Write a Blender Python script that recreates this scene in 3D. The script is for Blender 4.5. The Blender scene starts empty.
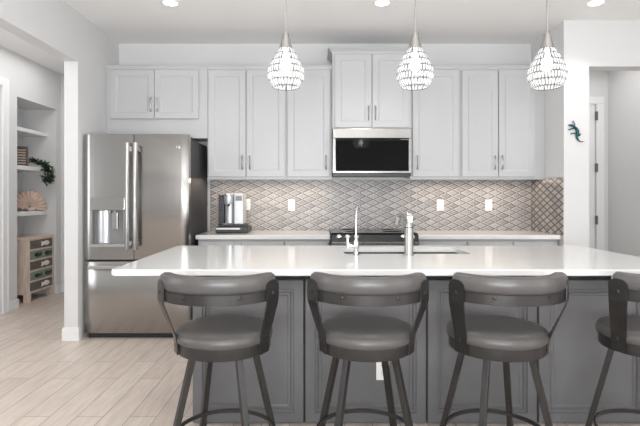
import bpy, bmesh, math, random
from mathutils import Vector, Matrix
random.seed(7)
PI = math.pi
S = bpy.context.scene
C = S.collection

# ------------------------------------------------------------------ camera, world, lights, exposure
cd = bpy.data.cameras.new('camera')
cam = bpy.data.objects.new('camera', cd); C.objects.link(cam)
cam.location = (0, 0, 1.25); cam.rotation_euler = (PI/2, 0, 0)
cd.sensor_width = 36; cd.lens = 485/640*36
cd.shift_x = 3/640; cd.shift_y = -16/640
cd.clip_start = .05
S.camera = cam

w = bpy.data.worlds.new('daylight'); S.world = w; w.use_nodes = True
bg = w.node_tree.nodes['Background']
bg.inputs[0].default_value = (.86, .93, 1, 1); bg.inputs[1].default_value = 1.2

def area(name, loc, rot, sx, sy, power, col=(1, 1, 1), spread=PI):
    l = bpy.data.lights.new(name, 'AREA'); l.shape = 'RECTANGLE'; l.size = sx; l.size_y = sy
    l.energy = power; l.color = col; l.spread = spread
    o = bpy.data.objects.new(name, l); C.objects.link(o); o.location = loc; o.rotation_euler = rot
    return o
# daylight through the three rear windows and the glazed door on the right
for wx in (-1.3, 3.9):
    area('window_daylight', (wx, -4.42, 1.45), (PI/2, 0, 0), 1.5, 2.1, 26, (.95, .98, 1))
area('patio_daylight', (4.93, -1.2, 1.35), (PI/2, 0, PI/2), 2.6, 2.2, 44, (.95, .98, 1))
# day from the next room's window on the left, and fill lamps added to brighten that room and the hall
area('side_room_daylight', (-4.4, 1.2, 1.5), (PI/2, 0, -PI/2), 1.6, 1.8, 22, (.95, .98, 1))
area('side_room_fill', (-2.8, 4.6, 2.84), (0, 0, 0), .8, 2.6, 12, (1, .985, .97))
area('hall_fill', (3.0, 5.2, 2.84), (0, 0, 0), .8, 1.0, 5, (1, .985, .97))
# added fill lamps without fixtures: an uplight behind the camera, a wide overhead sheet
area('bounce_fill', (0.2, -.9, 1.15), (math.radians(150), 0, 0), 2.2, 1.4, 150, (.96, .985, 1))
area('overhead_fill', (0.3, 1.0, 2.84), (0, 0, 0), 4.0, 3.0, 14, (.98, .99, 1))
# warm LED strips beneath the wall cabinets
area('cabinet_led', (-.47, 4.93, 1.422), (math.radians(-12), 0, 0), 1.15, .05, 2.6, (1, .84, .66))
area('cabinet_led', (1.57, 4.93, 1.422), (math.radians(-12), 0, 0), 1.2, .05, 2.6, (1, .84, .66))
S.view_settings.view_transform = 'Standard'
S.view_settings.look = 'None'
S.view_settings.gamma = 1
S.view_settings.use_curve_mapping = False
S.view_settings.exposure = .46

# ------------------------------------------------------------------ materials
def mat(name, col, rough=.5, metal=0, spec=.5, **k):
    m = bpy.data.materials.new(name); m.use_nodes = True
    b = m.node_tree.nodes['Principled BSDF']
    b.inputs['Base Color'].default_value = (*col, 1)
    b.inputs['Roughness'].default_value = rough
    b.inputs['Metallic'].default_value = metal
    b.inputs['Specular IOR Level'].default_value = spec
    for a, v in k.items(): b.inputs[a.replace('_', ' ')].default_value = v
    return m
def NT(m): return m.node_tree.nodes, m.node_tree.links, m.node_tree.nodes['Principled BSDF']
def math_node(N, L, op, a, b=None):
    n = N.new('ShaderNodeMath'); n.operation = op
    for i, v in enumerate((a, b)):
        if v is None: continue
        if isinstance(v, (int, float)): n.inputs[i].default_value = v
        else: L.new(v, n.inputs[i])
    return n.outputs[0]
def mottle(m, scale, amount, dist=(1, 1, 1), rough=0, bump=0, detail=4):
    """a little noise in the colour / gloss / relief of a material"""
    N, L, b = NT(m)
    tc = N.new('ShaderNodeTexCoord'); mp = N.new('ShaderNodeMapping'); mp.inputs['Scale'].default_value = dist
    L.new(tc.outputs['Object'], mp.inputs[0])
    no = N.new('ShaderNodeTexNoise'); no.inputs['Scale'].default_value = scale; no.inputs['Detail'].default_value = detail
    L.new(mp.outputs[0], no.inputs['Vector'])
    c = b.inputs['Base Color'].default_value[:3]
    r = N.new('ShaderNodeValToRGB')
    r.color_ramp.elements[0].position = .3; r.color_ramp.elements[1].position = .7
    r.color_ramp.elements[0].color = (*[x*(1-amount) for x in c], 1)
    r.color_ramp.elements[1].color = (*[min(1, x*(1+amount)) for x in c], 1)
    L.new(no.outputs[0], r.inputs[0]); L.new(r.outputs[0], b.inputs['Base Color'])
    if rough:
        v = b.inputs['Roughness'].default_value
        mr = N.new('ShaderNodeMapRange'); mr.inputs['To Min'].default_value = v-rough; mr.inputs['To Max'].default_value = v+rough
        L.new(no.outputs[0], mr.inputs[0]); L.new(mr.outputs[0], b.inputs['Roughness'])
    if bump:
        bp = N.new('ShaderNodeBump'); bp.inputs['Strength'].default_value = bump; bp.inputs['Distance'].default_value = .002
        L.new(no.outputs[0], bp.inputs['Height']); L.new(bp.outputs[0], b.inputs['Normal'])
    return m

M = {}
M['wall'] = mottle(mat('wall_paint', (.68, .678, .678), .7, spec=.25), 90, .01, bump=.05)
M['dim_rear'] = mottle(mat('dimmed_rear_wall', (.16, .15, .14), .7, spec=.25), 90, .01, bump=.05)  # rear wall colour darkened to stand for a dim room in reflections
M['ceiling'] = mottle(mat('ceiling_paint', (.87, .865, .86), .85, spec=.15), 120, .01, bump=.06)
M['trim'] = mottle(mat('trim_paint', (.80, .80, .80), .35), 60, .01)
M['cabinet'] = mottle(mat('cabinet_paint', (.50, .50, .508), .4), 60, .012)
M['island'] = mottle(mat('island_paint', (.125, .125, .130), .42), 9, .06, rough=.04)
M['gap'] = mottle(mat('dark_gap_and_shade', (.03, .03, .032), .8), 40, .05)  # near-black for panel gaps and for the shade painted under the worktop
M['quartz'] = mottle(mat('white_quartz', (.69, .685, .675), .12), 260, .03, detail=6)
M['steel'] = mottle(mat('stainless_steel', (.37, .358, .345), .24, 1), 3, .02, (40, 40, .4), rough=.03)
M['handle_steel'] = mottle(mat('satin_handle_steel', (.55, .54, .53), .28, 1), 6, .02)
M['nickel'] = mottle(mat('brushed_nickel', (.40, .39, .375), .28, 1), 20, .03)
M['chrome'] = mottle(mat('polished_chrome', (.55, .55, .55), .14, 1), 8, .01)
M['darkcase'] = mottle(mat('charcoal_case', (.045, .045, .048), .55), 30, .06)
M['black'] = mottle(mat('black_plastic', (.018, .018, .02), .35), 30, .1)
M['blackglass'] = mottle(mat('black_glass', (.006, .006, .007), .03, 0, .6), 2, .1)
M['cooktop'] = mottle(mat('black_ceramic_glass', (.006, .006, .007), .12, 0, .22), 2, .1)
M['grey'] = mottle(mat('grey_recess_plastic', (.22, .22, .225), .35), 20, .05)
M['gunmetal'] = mottle(mat('gunmetal_powder_coat', (.036, .034, .033), .36, .5), 25, .10, rough=.05)
M['leather'] = mottle(mat('grey_faux_leather', (.072, .068, .066), .34), 40, .05, rough=.04, bump=.12)
M['seam'] = mottle(mat('dark_welt', (.03, .028, .027), .6), 40, .05)
M['plate'] = mottle(mat('outlet_plastic', (.84, .83, .81), .35), 40, .01)
M['slot'] = mottle(mat('outlet_slot', (.12, .12, .12), .5), 40, .02)
M['silver'] = mottle(mat('silver_plastic', (.62, .64, .66), .28, .5), 20, .02)
M['lightsilver'] = mottle(mat('pale_silver_plastic', (.58, .59, .60), .3, .3), 20, .02)
M['smoke'] = mat('smoked_reservoir', (.05, .05, .055), .08); mottle(M['smoke'], 10, .1)
M['teal'] = mottle(mat('teal_metal_patina', (.012, .075, .085), .3, .55), 38, .75, rough=.1)
M['rawwood'] = mottle(mat('pale_rustic_wood', (.66, .54, .455), .6), 6, .16, (6, 6, 1), bump=.15)
M['brownwood'] = mottle(mat('weathered_brown_drawer', (.13, .10, .085), .6), 7, .35, (2, 8, 8), bump=.2)
M['greenwood'] = mottle(mat('washed_green_drawer', (.20, .26, .20), .6), 7, .25, (2, 8, 8), bump=.2)
M['darkwood'] = mottle(mat('dark_walnut', (.045, .03, .022), .45), 9, .3, (6, 1, 6))
M['lightslat'] = mottle(mat('light_slat', (.42, .33, .25), .5), 9, .2)
M['shell'] = mottle(mat('blush_ceramic', (.62, .46, .38), .45), 14, .10)
M['leaf'] = mottle(mat('garland_leaf', (.035, .060, .028), .5), 30, .4)
M['stem'] = mottle(mat('garland_stem', (.05, .035, .02), .7), 30, .2)
M['hinge'] = mottle(mat('dark_nickel_hinge', (.18, .17, .16), .35, .9), 20, .05)
M['whiteiron'] = mottle(mat('white_cast_iron', (.75, .72, .68), .5), 40, .06)
M['blackiron'] = mottle(mat('black_cast_iron', (.02, .022, .02), .5), 40, .1)
M['glass'] = mat('window_glass', (1, 1, 1), 0.0, Transmission_Weight=1.0)

def emissive(name, col, st):
    m = mat(name, col, .4); N, L, b = NT(m)
    b.inputs['Emission Color'].default_value = (*col, 1); b.inputs['Emission Strength'].default_value = st
    return m
M['bulb'] = emissive('glowing_bulb', (1, .97, .93), 2.0)
M['lens'] = emissive('downlight_lens', (1, .97, .92), 9)
# crystal drops: clear bead that scatters the bulb's light
m = bpy.data.materials.new('crystal_bead'); m.use_nodes = True
N, L, b = NT(m)
b.inputs['Base Color'].default_value = (.93, .94, .95, 1); b.inputs['Roughness'].default_value = .1
tr = N.new('ShaderNodeBsdfTranslucent'); tr.inputs[0].default_value = (.95, .96, .98, 1)
mx = N.new('ShaderNodeMixShader'); mx.inputs[0].default_value = .5
L.new(b.outputs[0], mx.inputs[1]); L.new(tr.outputs[0], mx.inputs[2])
L.new(mx.outputs[0], N['Material Output'].inputs[0]); M['crystal'] = m

# plank floor: boards run away from the camera, 15 cm wide
m = mat('oak_look_planks', (.5, .42, .36), .36); N, L, b = NT(m)
tc = N.new('ShaderNodeTexCoord'); sp = N.new('ShaderNodeSeparateXYZ'); L.new(tc.outputs['Object'], sp.inputs[0])
cb = N.new('ShaderNodeCombineXYZ'); L.new(sp.outputs[1], cb.inputs[0]); L.new(sp.outputs[0], cb.inputs[1])
br = N.new('ShaderNodeTexBrick'); L.new(cb.outputs[0], br.inputs['Vector'])
br.offset = .37; br.inputs['Scale'].default_value = 1
br.inputs['Brick Width'].default_value = .92; br.inputs['Row Height'].default_value = .152
br.inputs['Mortar Size'].default_value = .0022; br.inputs['Mortar Smooth'].default_value = .2
br.inputs['Color1'].default_value = (.70, .605, .535, 1); br.inputs['Color2'].default_value = (.62, .525, .46, 1)
br.inputs['Mortar'].default_value = (.27, .22, .19, 1)
no = N.new('ShaderNodeTexNoise'); mp = N.new('ShaderNodeMapping'); mp.inputs['Scale'].default_value = (22, 2.2, 1)
L.new(tc.outputs['Object'], mp.inputs[0]); L.new(mp.outputs[0], no.inputs['Vector'])
no.inputs['Scale'].default_value = 1.6; no.inputs['Detail'].default_value = 7; no.inputs['Roughness'].default_value = .65
rp = N.new('ShaderNodeValToRGB'); rp.color_ramp.elements[0].position = .3; rp.color_ramp.elements[1].position = .7
rp.color_ramp.elements[0].color = (.80, .80, .80, 1); rp.color_ramp.elements[1].color = (1.1, 1.1, 1.1, 1)
L.new(no.outputs[0], rp.inputs[0])
mu = N.new('ShaderNodeMix'); mu.data_type = 'RGBA'; mu.blend_type = 'MULTIPLY'; mu.inputs[0].default_value = 1
L.new(br.outputs['Color'], mu.inputs[6]); L.new(rp.outputs[0], mu.inputs[7]); L.new(mu.outputs[2], b.inputs['Base Color'])
bp = N.new('ShaderNodeBump'); bp.inputs['Strength'].default_value = .25; bp.inputs['Distance'].default_value = .002; bp.invert = True
L.new(br.outputs['Fac'], bp.inputs['Height']); L.new(bp.outputs[0], b.inputs['Normal'])
M['floor'] = m

# glazed diamond tiles with ridged relief
def tile_mat(name, axis):
    m = mat(name, (.4, .37, .36), .34); N, L, b = NT(m)
    tc = N.new('ShaderNodeTexCoord'); sp = N.new('ShaderNodeSeparateXYZ'); L.new(tc.outputs['Object'], sp.inputs[0])
    u = math_node(N, L, 'DIVIDE', sp.outputs[axis], .150); v = math_node(N, L, 'DIVIDE', sp.outputs[2], .068)
    a = math_node(N, L, 'ADD', u, v); c = math_node(N, L, 'SUBTRACT', u, v)
    fa = math_node(N, L, 'FRACT', a); fc = math_node(N, L, 'FRACT', c)
    ia = math_node(N, L, 'FLOOR', a); ic = math_node(N, L, 'FLOOR', c)
    cb = N.new('ShaderNodeCombineXYZ'); L.new(ia, cb.inputs[0]); L.new(ic, cb.inputs[1])
    wn = N.new('ShaderNodeTexWhiteNoise'); wn.noise_dimensions = '2D'; L.new(cb.outputs[0], wn.inputs['Vector'])
    da = math_node(N, L, 'MINIMUM', fa, math_node(N, L, 'SUBTRACT', 1, fa))
    dc = math_node(N, L, 'MINIMUM', fc, math_node(N, L, 'SUBTRACT', 1, fc))
    d = math_node(N, L, 'MINIMUM', da, dc)
    rp = N.new('ShaderNodeValToRGB'); L.new(wn.outputs['Value'], rp.inputs[0])
    rp.color_ramp.elements[0].color = (.26, .243, .237, 1); rp.color_ramp.elements[1].color = (.40, .375, .365, 1)
    e = rp.color_ramp.elements.new(.5); e.color = (.33, .308, .30, 1)
    # cloudy glaze
    no = N.new('ShaderNodeTexNoise'); no.inputs['Scale'].default_value = 22; no.inputs['Detail'].default_value = 4
    L.new(tc.outputs['Object'], no.inputs['Vector'])
    mu = N.new('ShaderNodeMix'); mu.data_type = 'RGBA'; mu.blend_type = 'OVERLAY'; mu.inputs[0].default_value = .35
    L.new(rp.outputs[0], mu.inputs[6]); L.new(no.outputs[0], mu.inputs[7])
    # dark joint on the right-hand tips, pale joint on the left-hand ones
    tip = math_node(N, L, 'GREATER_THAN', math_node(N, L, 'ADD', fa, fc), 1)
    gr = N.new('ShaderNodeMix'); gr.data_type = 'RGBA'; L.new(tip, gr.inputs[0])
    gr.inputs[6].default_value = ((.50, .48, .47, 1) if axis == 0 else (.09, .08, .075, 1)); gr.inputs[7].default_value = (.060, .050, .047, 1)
    ln = N.new('ShaderNodeMapRange'); ln.inputs['From Min'].default_value = .08; ln.inputs['From Max'].default_value = .15
    ln.inputs['To Min'].default_value = 1; ln.inputs['To Max'].default_value = 0; L.new(d, ln.inputs[0])
    fi = N.new('ShaderNodeMix'); fi.data_type = 'RGBA'; L.new(ln.outputs[0], fi.inputs[0])
    L.new(mu.outputs[2], fi.inputs[6]); L.new(gr.outputs[2], fi.inputs[7]); L.new(fi.outputs[2], b.inputs['Base Color'])
    bp = N.new('ShaderNodeBump'); bp.inputs['Strength'].default_value = .3; bp.inputs['Distance'].default_value = .010
    L.new(d, bp.inputs['Height']); L.new(bp.outputs[0], b.inputs['Normal'])
    return m
M['tile'] = tile_mat('diamond_tile_long', 0)
M['tile_side'] = tile_mat('diamond_tile_return', 1)

# ------------------------------------------------------------------ mesh helpers
def bm_new(): return bmesh.new()
def box(bm, x0, x1, y0, y1, z0, z1, bev=0, seg=2):
    r = bmesh.ops.create_cube(bm, size=1)
    vs = r['verts']
    for v in vs:
        v.co = Vector((x0 if v.co.x < 0 else x1, y0 if v.co.y < 0 else y1, z0 if v.co.z < 0 else z1))
    if bev:
        es = list({e for v in vs for e in v.link_edges})
        bmesh.ops.bevel(bm, geom=es, offset=bev, segments=seg, affect='EDGES', profile=.5)
    return bm
def grid_skin(bm, rows, close_u=False, close_v=False, cap=True):
    """rows: list of rings of points; skin them"""
    V = [[bm.verts.new(p) for p in r] for r in rows]
    n, k = len(V), len(V[0])
    for i in range(n if close_v else n-1):
        for j in range(k if close_u else k-1):
            a, b_, c, d = V[i][j], V[i][(j+1) % k], V[(i+1) % n][(j+1) % k], V[(i+1) % n][j]
            try: bm.faces.new((a, b_, c, d))
            except ValueError: pass
    if cap and close_u and not close_v:
        for r in (V[0], V[-1]):
            try: bm.faces.new(r)
            except ValueError: pass
    bmesh.ops.recalc_face_normals(bm, faces=bm.faces[:])
    return bm
def tube(bm, pts, rad, n=10, closed=False, flat=1.0):
    pts = [Vector(p) for p in pts]; k = len(pts)
    rads = rad if isinstance(rad, (list, tuple)) else [rad]*k
    rows = []; up = None
    for i, p in enumerate(pts):
        if closed: t = (pts[(i+1) % k]-pts[i-1]).normalized()
        else: t = (pts[min(i+1, k-1)]-pts[max(i-1, 0)]).normalized()
        if up is None:
            up = t.orthogonal().normalized() if abs(t.z) > .95 else Vector((0, 0, 1))
        s = t.cross(up).normalized(); u = s.cross(t).normalized(); up = u
        rows.append([p+(s*math.cos(2*PI*j/n)+u*flat*math.sin(2*PI*j/n))*rads[i] for j in range(n)])
    return grid_skin(bm, rows, close_u=True, close_v=closed)
def lathe(bm, prof, n=32, c=(0, 0, 0), axis='z'):
    rows = []
    for r, z in prof:
        ring = []
        for j in range(n):
            a = 2*PI*j/n
            p = (r*math.cos(a), r*math.sin(a), z)
            if axis == 'y': p = (r*math.cos(a), -z, r*math.sin(a))
            if axis == 'x': p = (z, r*math.cos(a), r*math.sin(a))
            ring.append(Vector(p)+Vector(c))
        rows.append(ring)
    return grid_skin(bm, rows, close_u=True)
def panel(bm, x0, x1, z0, z1, yb, loops):
    """a joinery front facing -Y: loops of (inset, distance in front of yb)"""
    rows = []
    for ins, d in loops:
        rows.append([(x0+ins, yb-d, z0+ins), (x1-ins, yb-d, z0+ins), (x1-ins, yb-d, z1-ins), (x0+ins, yb-d, z1-ins)])
    return grid_skin(bm, rows, close_u=True)
def obj(name, bm, m, parent=None, smooth=False, bev=0):
    me = bpy.data.meshes.new(name); bm.normal_update(); bm.to_mesh(me); bm.free()
    me.materials.append(M[m] if isinstance(m, str) else m)
    if smooth:
        for p in me.polygons: p.use_smooth = True
        me.set_sharp_from_angle(angle=math.radians(38))
    o = bpy.data.objects.new(name, me); C.objects.link(o)
    if parent: o.parent = parent
    if bev:
        b_ = o.modifiers.new('edge', 'BEVEL'); b_.width = bev; b_.segments = 2; b_.limit_method = 'ANGLE'; b_.angle_limit = math.radians(40)
    return o
def tag(o, label, cat, group=None):
    o['label'] = label; o['category'] = cat
    if group: o['group'] = group
    return o
def thing(name, label, cat, loc=(0, 0, 0), rz=0, group=None):
    o = bpy.data.objects.new(name, None); C.objects.link(o); o.empty_display_size = .1
    o.location = loc; o.rotation_euler = (0, 0, rz)
    return tag(o, label, cat, group)
def struct(name, bm, m, parent=None, **k):
    o = obj(name, bm, m, parent, **k)
    if not parent: o['kind'] = 'structure'
    return o
def dup(src, loc, rz, label, group=None):
    def cp(o, par):
        c = o.copy(); C.objects.link(c)
        if par: c.parent = par
        for ch in list(kids[o]): cp(ch, c)
        return c
    kids = {}
    def walk(o):
        kids[o] = list(o.children)
        for ch in kids[o]: walk(ch)
    walk(src)
    r = cp(src, None); r.location = loc; r.rotation_euler = (0, 0, rz); r['label'] = label
    if group: r['group'] = group
    return r

# ------------------------------------------------------------------ the setting
ZC = 2.86
bm = bm_new(); box(bm, -4.6, 5.1, -4.6, 6.6, -.1, 0); struct('floor', bm, 'floor')
bm = bm_new(); box(bm, -4.6, 5.1, -4.6, 6.6, ZC, ZC+.1); struct('ceiling', bm, 'ceiling')
bm = bm_new(); box(bm, -2.22, 2.37, 5.1, 5.22, 0, ZC); struct('wall_back', bm, 'wall')
# left wall with the wide cased-free opening to the side room
bm = bm_new(); box(bm, -2.20, -2.08, 4.22, 5.1, 0, ZC); box(bm, -2.20, -2.08, .4, 4.22, 2.43, ZC); box(bm, -2.20, -2.08, -4.5, .4, 0, ZC)
struct('wall_left', bm, 'wall')
# right pier, its return beside the counter, and the header over the hall opening
bm = bm_new(); box(bm, 2.25, 2.37, 4.57, 5.1, 0, ZC); box(bm, 2.25, 2.48, 4.42, 4.57, 0, ZC); box(bm, 2.48, 4.3, 4.42, 4.57, 2.44, ZC); box(bm, 4.3, 5.0, 4.42, 4.57, 0, ZC)
struct('wall_right', bm, 'wall')
# side room
bm = bm_new()
box(bm, -3.49, -3.37, 3.0, 3.4, 0, ZC)
box(bm, -3.49, -3.37, 3.4, 5.18, 2.44, ZC)
box(bm, -3.92, -3.37, 5.18, 5.45, 0, ZC)
box(bm, -3.92, -3.37, 5.45, 6.27, 2.38, ZC)
box(bm, -3.92, -3.80, 5.45, 6.27, 0, 2.38)
box(bm, -3.92, -3.37, 6.27, 6.38, 0, ZC)
struct('wall_side_room', bm, 'wall')
bm = bm_new(); box(bm, -3.92, -2.22, 6.38, 6.5, 0, ZC); struct('wall_side_room_back', bm, 'wall')
bm = bm_new(); box(bm, -2.34, -2.22, 5.22, 6.38, 0, ZC); struct('wall_side_room_right', bm, 'wall')
# hall on the right
bm = bm_new(); box(bm, 2.37, 2.50, 6.0, 6.12, 0, ZC); box(bm, 2.50, 3.45, 6.0, 6.12, 2.42, ZC); box(bm, 3.45, 3.6, 6.0, 6.12, 0, ZC); struct('wall_hall', bm, 'wall')
bm = bm_new(); box(bm, 3.6, 3.72, 4.57, 6.0, 0, ZC); struct('wall_hall_right', bm, 'wall')
bm = bm_new(); box(bm, 2.37, 2.40, 5.22, 6.0, 0, ZC); struct('wall_hall_left', bm, 'wall')
# rear wall with three windows, right wall with a glazed patio opening, and the side room's outer wall
bm = bm_new()
for a, b_ in ((-2.22, -2.05), (-.55, 3.15), (4.65, 5.1)): box(bm, a, b_, -4.6, -4.5, 0, ZC)
for a, b_ in ((-2.05, -.55), (3.15, 4.65)): box(bm, a, b_, -4.6, -4.5, 0, .4); box(bm, a, b_, -4.6, -4.5, 2.5, ZC)
struct('wall_rear', bm, 'dim_rear')
for i, wx in enumerate((-1.3, 3.9)):
    bm = bm_new()
    for a, b_, c, d in ((-.75, -.69, .4, 2.5), (.69, .75, .4, 2.5), (-.69, .69, .4, .46), (-.69, .69, 2.44, 2.5), (-.69, .69, 1.43, 1.47)):
        box(bm, wx+a, wx+b_, -4.58, -4.52, c, d)
    fr = struct('window_%d' % (i+1), bm, 'trim')
    bm = bm_new(); box(bm, wx-.69, wx+.69, -4.553, -4.547, .46, 2.44); obj('pane', bm, 'glass', fr)
bm = bm_new(); box(bm, 5.0, 5.1, -4.5, -2.55, 0, ZC); box(bm, 5.0, 5.1, .15, 4.57, 0, ZC); box(bm, 5.0, 5.1, -2.55, .15, 2.5, ZC); struct('wall_patio', bm, 'wall')
bm = bm_new()
for a, b_, c, d in ((-2.55, -2.47, 0, 2.5), (.07, .15, 0, 2.5), (-1.24, -1.16, 0, 2.42), (-2.47, -1.24, 2.42, 2.5), (-1.16, .07, 2.42, 2.5), (-2.47, -1.24, 0, .08), (-1.16, .07, 0, .08)):
    box(bm, 5.02, 5.08, a, b_, c, d)
fr = struct('door_3', bm, 'trim')
bm = bm_new(); box(bm, 5.047, 5.053, -2.47, -1.24, .08, 2.42); box(bm, 5.047, 5.053, -1.16, .07, .08, 2.42); obj('pane', bm, 'glass', fr)
bm = bm_new(); box(bm, -4.6, -4.5, -.3, .3, 0, ZC); box(bm, -4.6, -4.5, 2.1, 3.0, 0, ZC); box(bm, -4.6, -4.5, .3, 2.1, 0, .55); box(bm, -4.6, -4.5, .3, 2.1, 2.45, ZC)
box(bm, -4.5, -2.22, -.3, -.2, 0, ZC); box(bm, -4.6, -3.37, 3.0, 3.1, 0, ZC); struct('wall_side_room_outer', bm, 'wall')
bm = bm_new()
for a, b_, c, d in ((.3, .36, .55, 2.45), (2.04, 2.1, .55, 2.45), (.36, 2.04, .55, .61), (.36, 2.04, 2.39, 2.45)): box(bm, -4.58, -4.52, a, b_, c, d)
fr = struct('window_3', bm, 'trim')
bm = bm_new(); box(bm, -4.553, -4.547, .36, 2.04, .61, 2.39); obj('pane', bm, 'glass', fr)

# baseboards (a square board with an eased top)
def skirting(name, x0, x1, y0, y1, h=.105):
    bm = bm_new(); box(bm, x0, x1, y0, y1, 0, h); return bm
bm = bm_new()
box(bm, -2.214, -2.066, 4.204, 4.22, 0, .105); box(bm, -2.08, -2.066, 4.22, 4.262, 0, .105); box(bm, -2.214, -2.2, 4.22, 5.1, 0, .105)
box(bm, -2.210, -2.07, 4.209, 4.22, .105, .118)
struct('baseboard_left', bm, 'trim', bev=.003)
bm = bm_new(); box(bm, -3.37, -3.355, 5.275, 5.464, 0, .105); box(bm, -3.40, -3.37, 5.45, 5.464, 0, .105); struct('baseboard_side_room', bm, 'trim', bev=.003)
bm = bm_new(); box(bm, -3.37, -2.36, 6.365, 6.38, 0, .105); box(bm, -3.37, -3.355, 6.27, 6.365, 0, .105); struct('baseboard_side_room_back', bm, 'trim', bev=.003)
bm = bm_new(); box(bm, 2.25, 2.494, 4.405, 4.42, 0, .105); box(bm, 2.48, 2.494, 4.42, 4.58, 0, .105); struct('baseboard_right', bm, 'trim', bev=.003)
bm = bm_new(); box(bm, 3.585, 3.6, 4.6, 6.0, 0, .105); struct('baseboard_hall', bm, 'trim', bev=.003)

# door_1: cased door at the far left;  door_2: hall door with three hinges
bm = bm_new()
box(bm, -3.37, -3.35, 5.18, 5.275, 0, 2.44); box(bm, -3.37, -3.35, 3.4, 5.275, 2.44, 2.53); box(bm, -3.35, -3.342, 5.25, 5.275, 0, 2.515)
d1 = struct('door_1', bm, 'trim', bev=.003)
bm = bm_new(); box(bm, -3.45, -3.41, 3.41, 5.175, .01, 2.43); obj('door_slab', bm, 'trim', d1)
bm = bm_new()
box(bm, 3.452, 3.545, 5.98, 6.0, 0, 2.40); box(bm, 2.42, 3.545, 5.98, 6.0, 2.40, 2.49); box(bm, 2.42, 2.50, 5.98, 6.0, 0, 2.40)
d2 = struct('door_2', bm, 'trim', bev=.004)
bm = bm_new(); panel(bm, 2.505, 3.442, .01, 2.395, 6.05, [(0, 0), (0, .04), (.11, .04), (.125, .03)]); obj('door_slab', bm, 'trim', d2)
for z in (2.25, 1.61, .966):
    bm = bm_new(); lathe(bm, [(.009, -.055), (.011, -.05), (.011, .05), (.009, .055)], 10, (3.447, 5.975, z)); box(bm, 3.43, 3.464, 5.976, 5.981, z-.05, z+.05)
    obj('hinge', bm, 'hinge', d2)

# backsplash tile, back run and right return
bm = bm_new(); box(bm, -1.12, 2.242, 5.088, 5.1, .90, 1.43); struct('backsplash', bm, 'tile')
bm = bm_new(); box(bm, 2.242, 2.25, 4.425, 5.1, .90, 1.43); struct('backsplash_return', bm, 'tile_side')

# ------------------------------------------------------------------ refrigerator
fr = thing('refrigerator', 'tall stainless steel french-door refrigerator with water dispenser', 'refrigerator', (-1.60, 4.7, 0))
FX, FY = -1.60, 4.7
def lb(bm, x0, x1, y0, y1, z0, z1, bev=0): box(bm, x0-FX, x1-FX, y0-FY, y1-FY, z0, z1, bev)
bm = bm_new(); lb(bm, -2.055, -1.14, 4.365, 5.05, .03, 1.775, .004); obj('case', bm, 'darkcase', fr)
bm = bm_new(); lb(bm, -2.03, -1.16, 4.315, 4.34, .0, .047); obj('toe_grille', bm, 'black', fr)
for x in (-1.98, -1.20):
    bm = bm_new(); lathe(bm, [(.022, 0), (.022, .012), (.012, .016), (.012, .04)], 12, (x-FX, 4.37-FY, 0)); obj('levelling_foot', bm, 'nickel', fr)
def curved_door(x0, x1, z0, z1, ends=(True, True)):
    """door leaf whose front bows out slightly, with rounded vertical edges"""
    bm = bm_new()
    prof = []
    n = 14; xc = (x0+x1)/2; hw = (x1-x0)/2
    for i in range(n+1):
        t = -1+2*i/n
        edge = .018*max(0, (abs(t)-.955)/.045)**2 if ends[t > 0] else 0
        prof.append((xc+hw*t, 4.272+.004*t*t+edge))
    pts = prof+[(x1, 4.358), (x0, 4.358)]
    zs = [z0, z0+.004, z1-.004, z1]; rows = []
    for k, z in enumerate(zs):
        ins = .003 if k in (0, 3) else 0
        rows.append([(x-FX, y-FY+(ins if y < 4.35 else 0), z) for x, y in pts])
    grid_skin(bm, rows, close_u=True)
    return bm
def bowed_handle(x, z0, z1, y):
    bm = bm_new(); rows = []
    n = 16
    for i in range(n+1):
        t = i/n; z = z0+(z1-z0)*t
        bow = -.012*math.sin(PI*t)
        hw = .0150+.004*math.cos(PI*t)**2
        yy = y+bow
        rows.append([(x-hw-FX, yy+.008-FY, z), (x-hw*.6-FX, yy-.004-FY, z), (x-FX, yy-.009-FY, z), (x+hw*.6-FX, yy-.004-FY, z), (x+hw-FX, yy+.008-FY, z), (x-FX, yy+.011-FY, z)])
    grid_skin(bm, rows, close_u=True)
    for z in (z0+.05, z1-.05): lb(bm, x-.011, x+.011, y+.006, 4.281, z-.02, z+.02)
    return bm
SPL = -1.614
bm = curved_door(-2.063, SPL-.003, .697, 1.805, (True, False))
# cut the dispenser recess
dl = obj('door', bm, 'steel', fr, smooth=True)
dl['label'] = 'left door with the water and ice dispenser'
bm = bm_new(); lb(bm, -1.985, -1.702, 4.20, 4.335, .83, 1.140)
cut = obj('cutter', bm, 'grey')
cut.parent = fr
md = dl.modifiers.new('recess', 'BOOLEAN'); md.object = cut; md.operation = 'DIFFERENCE'; md.solver = 'EXACT'
bpy.context.view_layer.update()
dg = bpy.context.evaluated_depsgraph_get()
newme = bpy.data.meshes.new_from_object(dl.evaluated_get(dg)); dl.modifiers.clear(); dl.data = newme
bpy.data.objects.remove(cut)
for p in dl.data.polygons: p.use_smooth = True
dl.data.set_sharp_from_angle(angle=math.radians(30))
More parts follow.
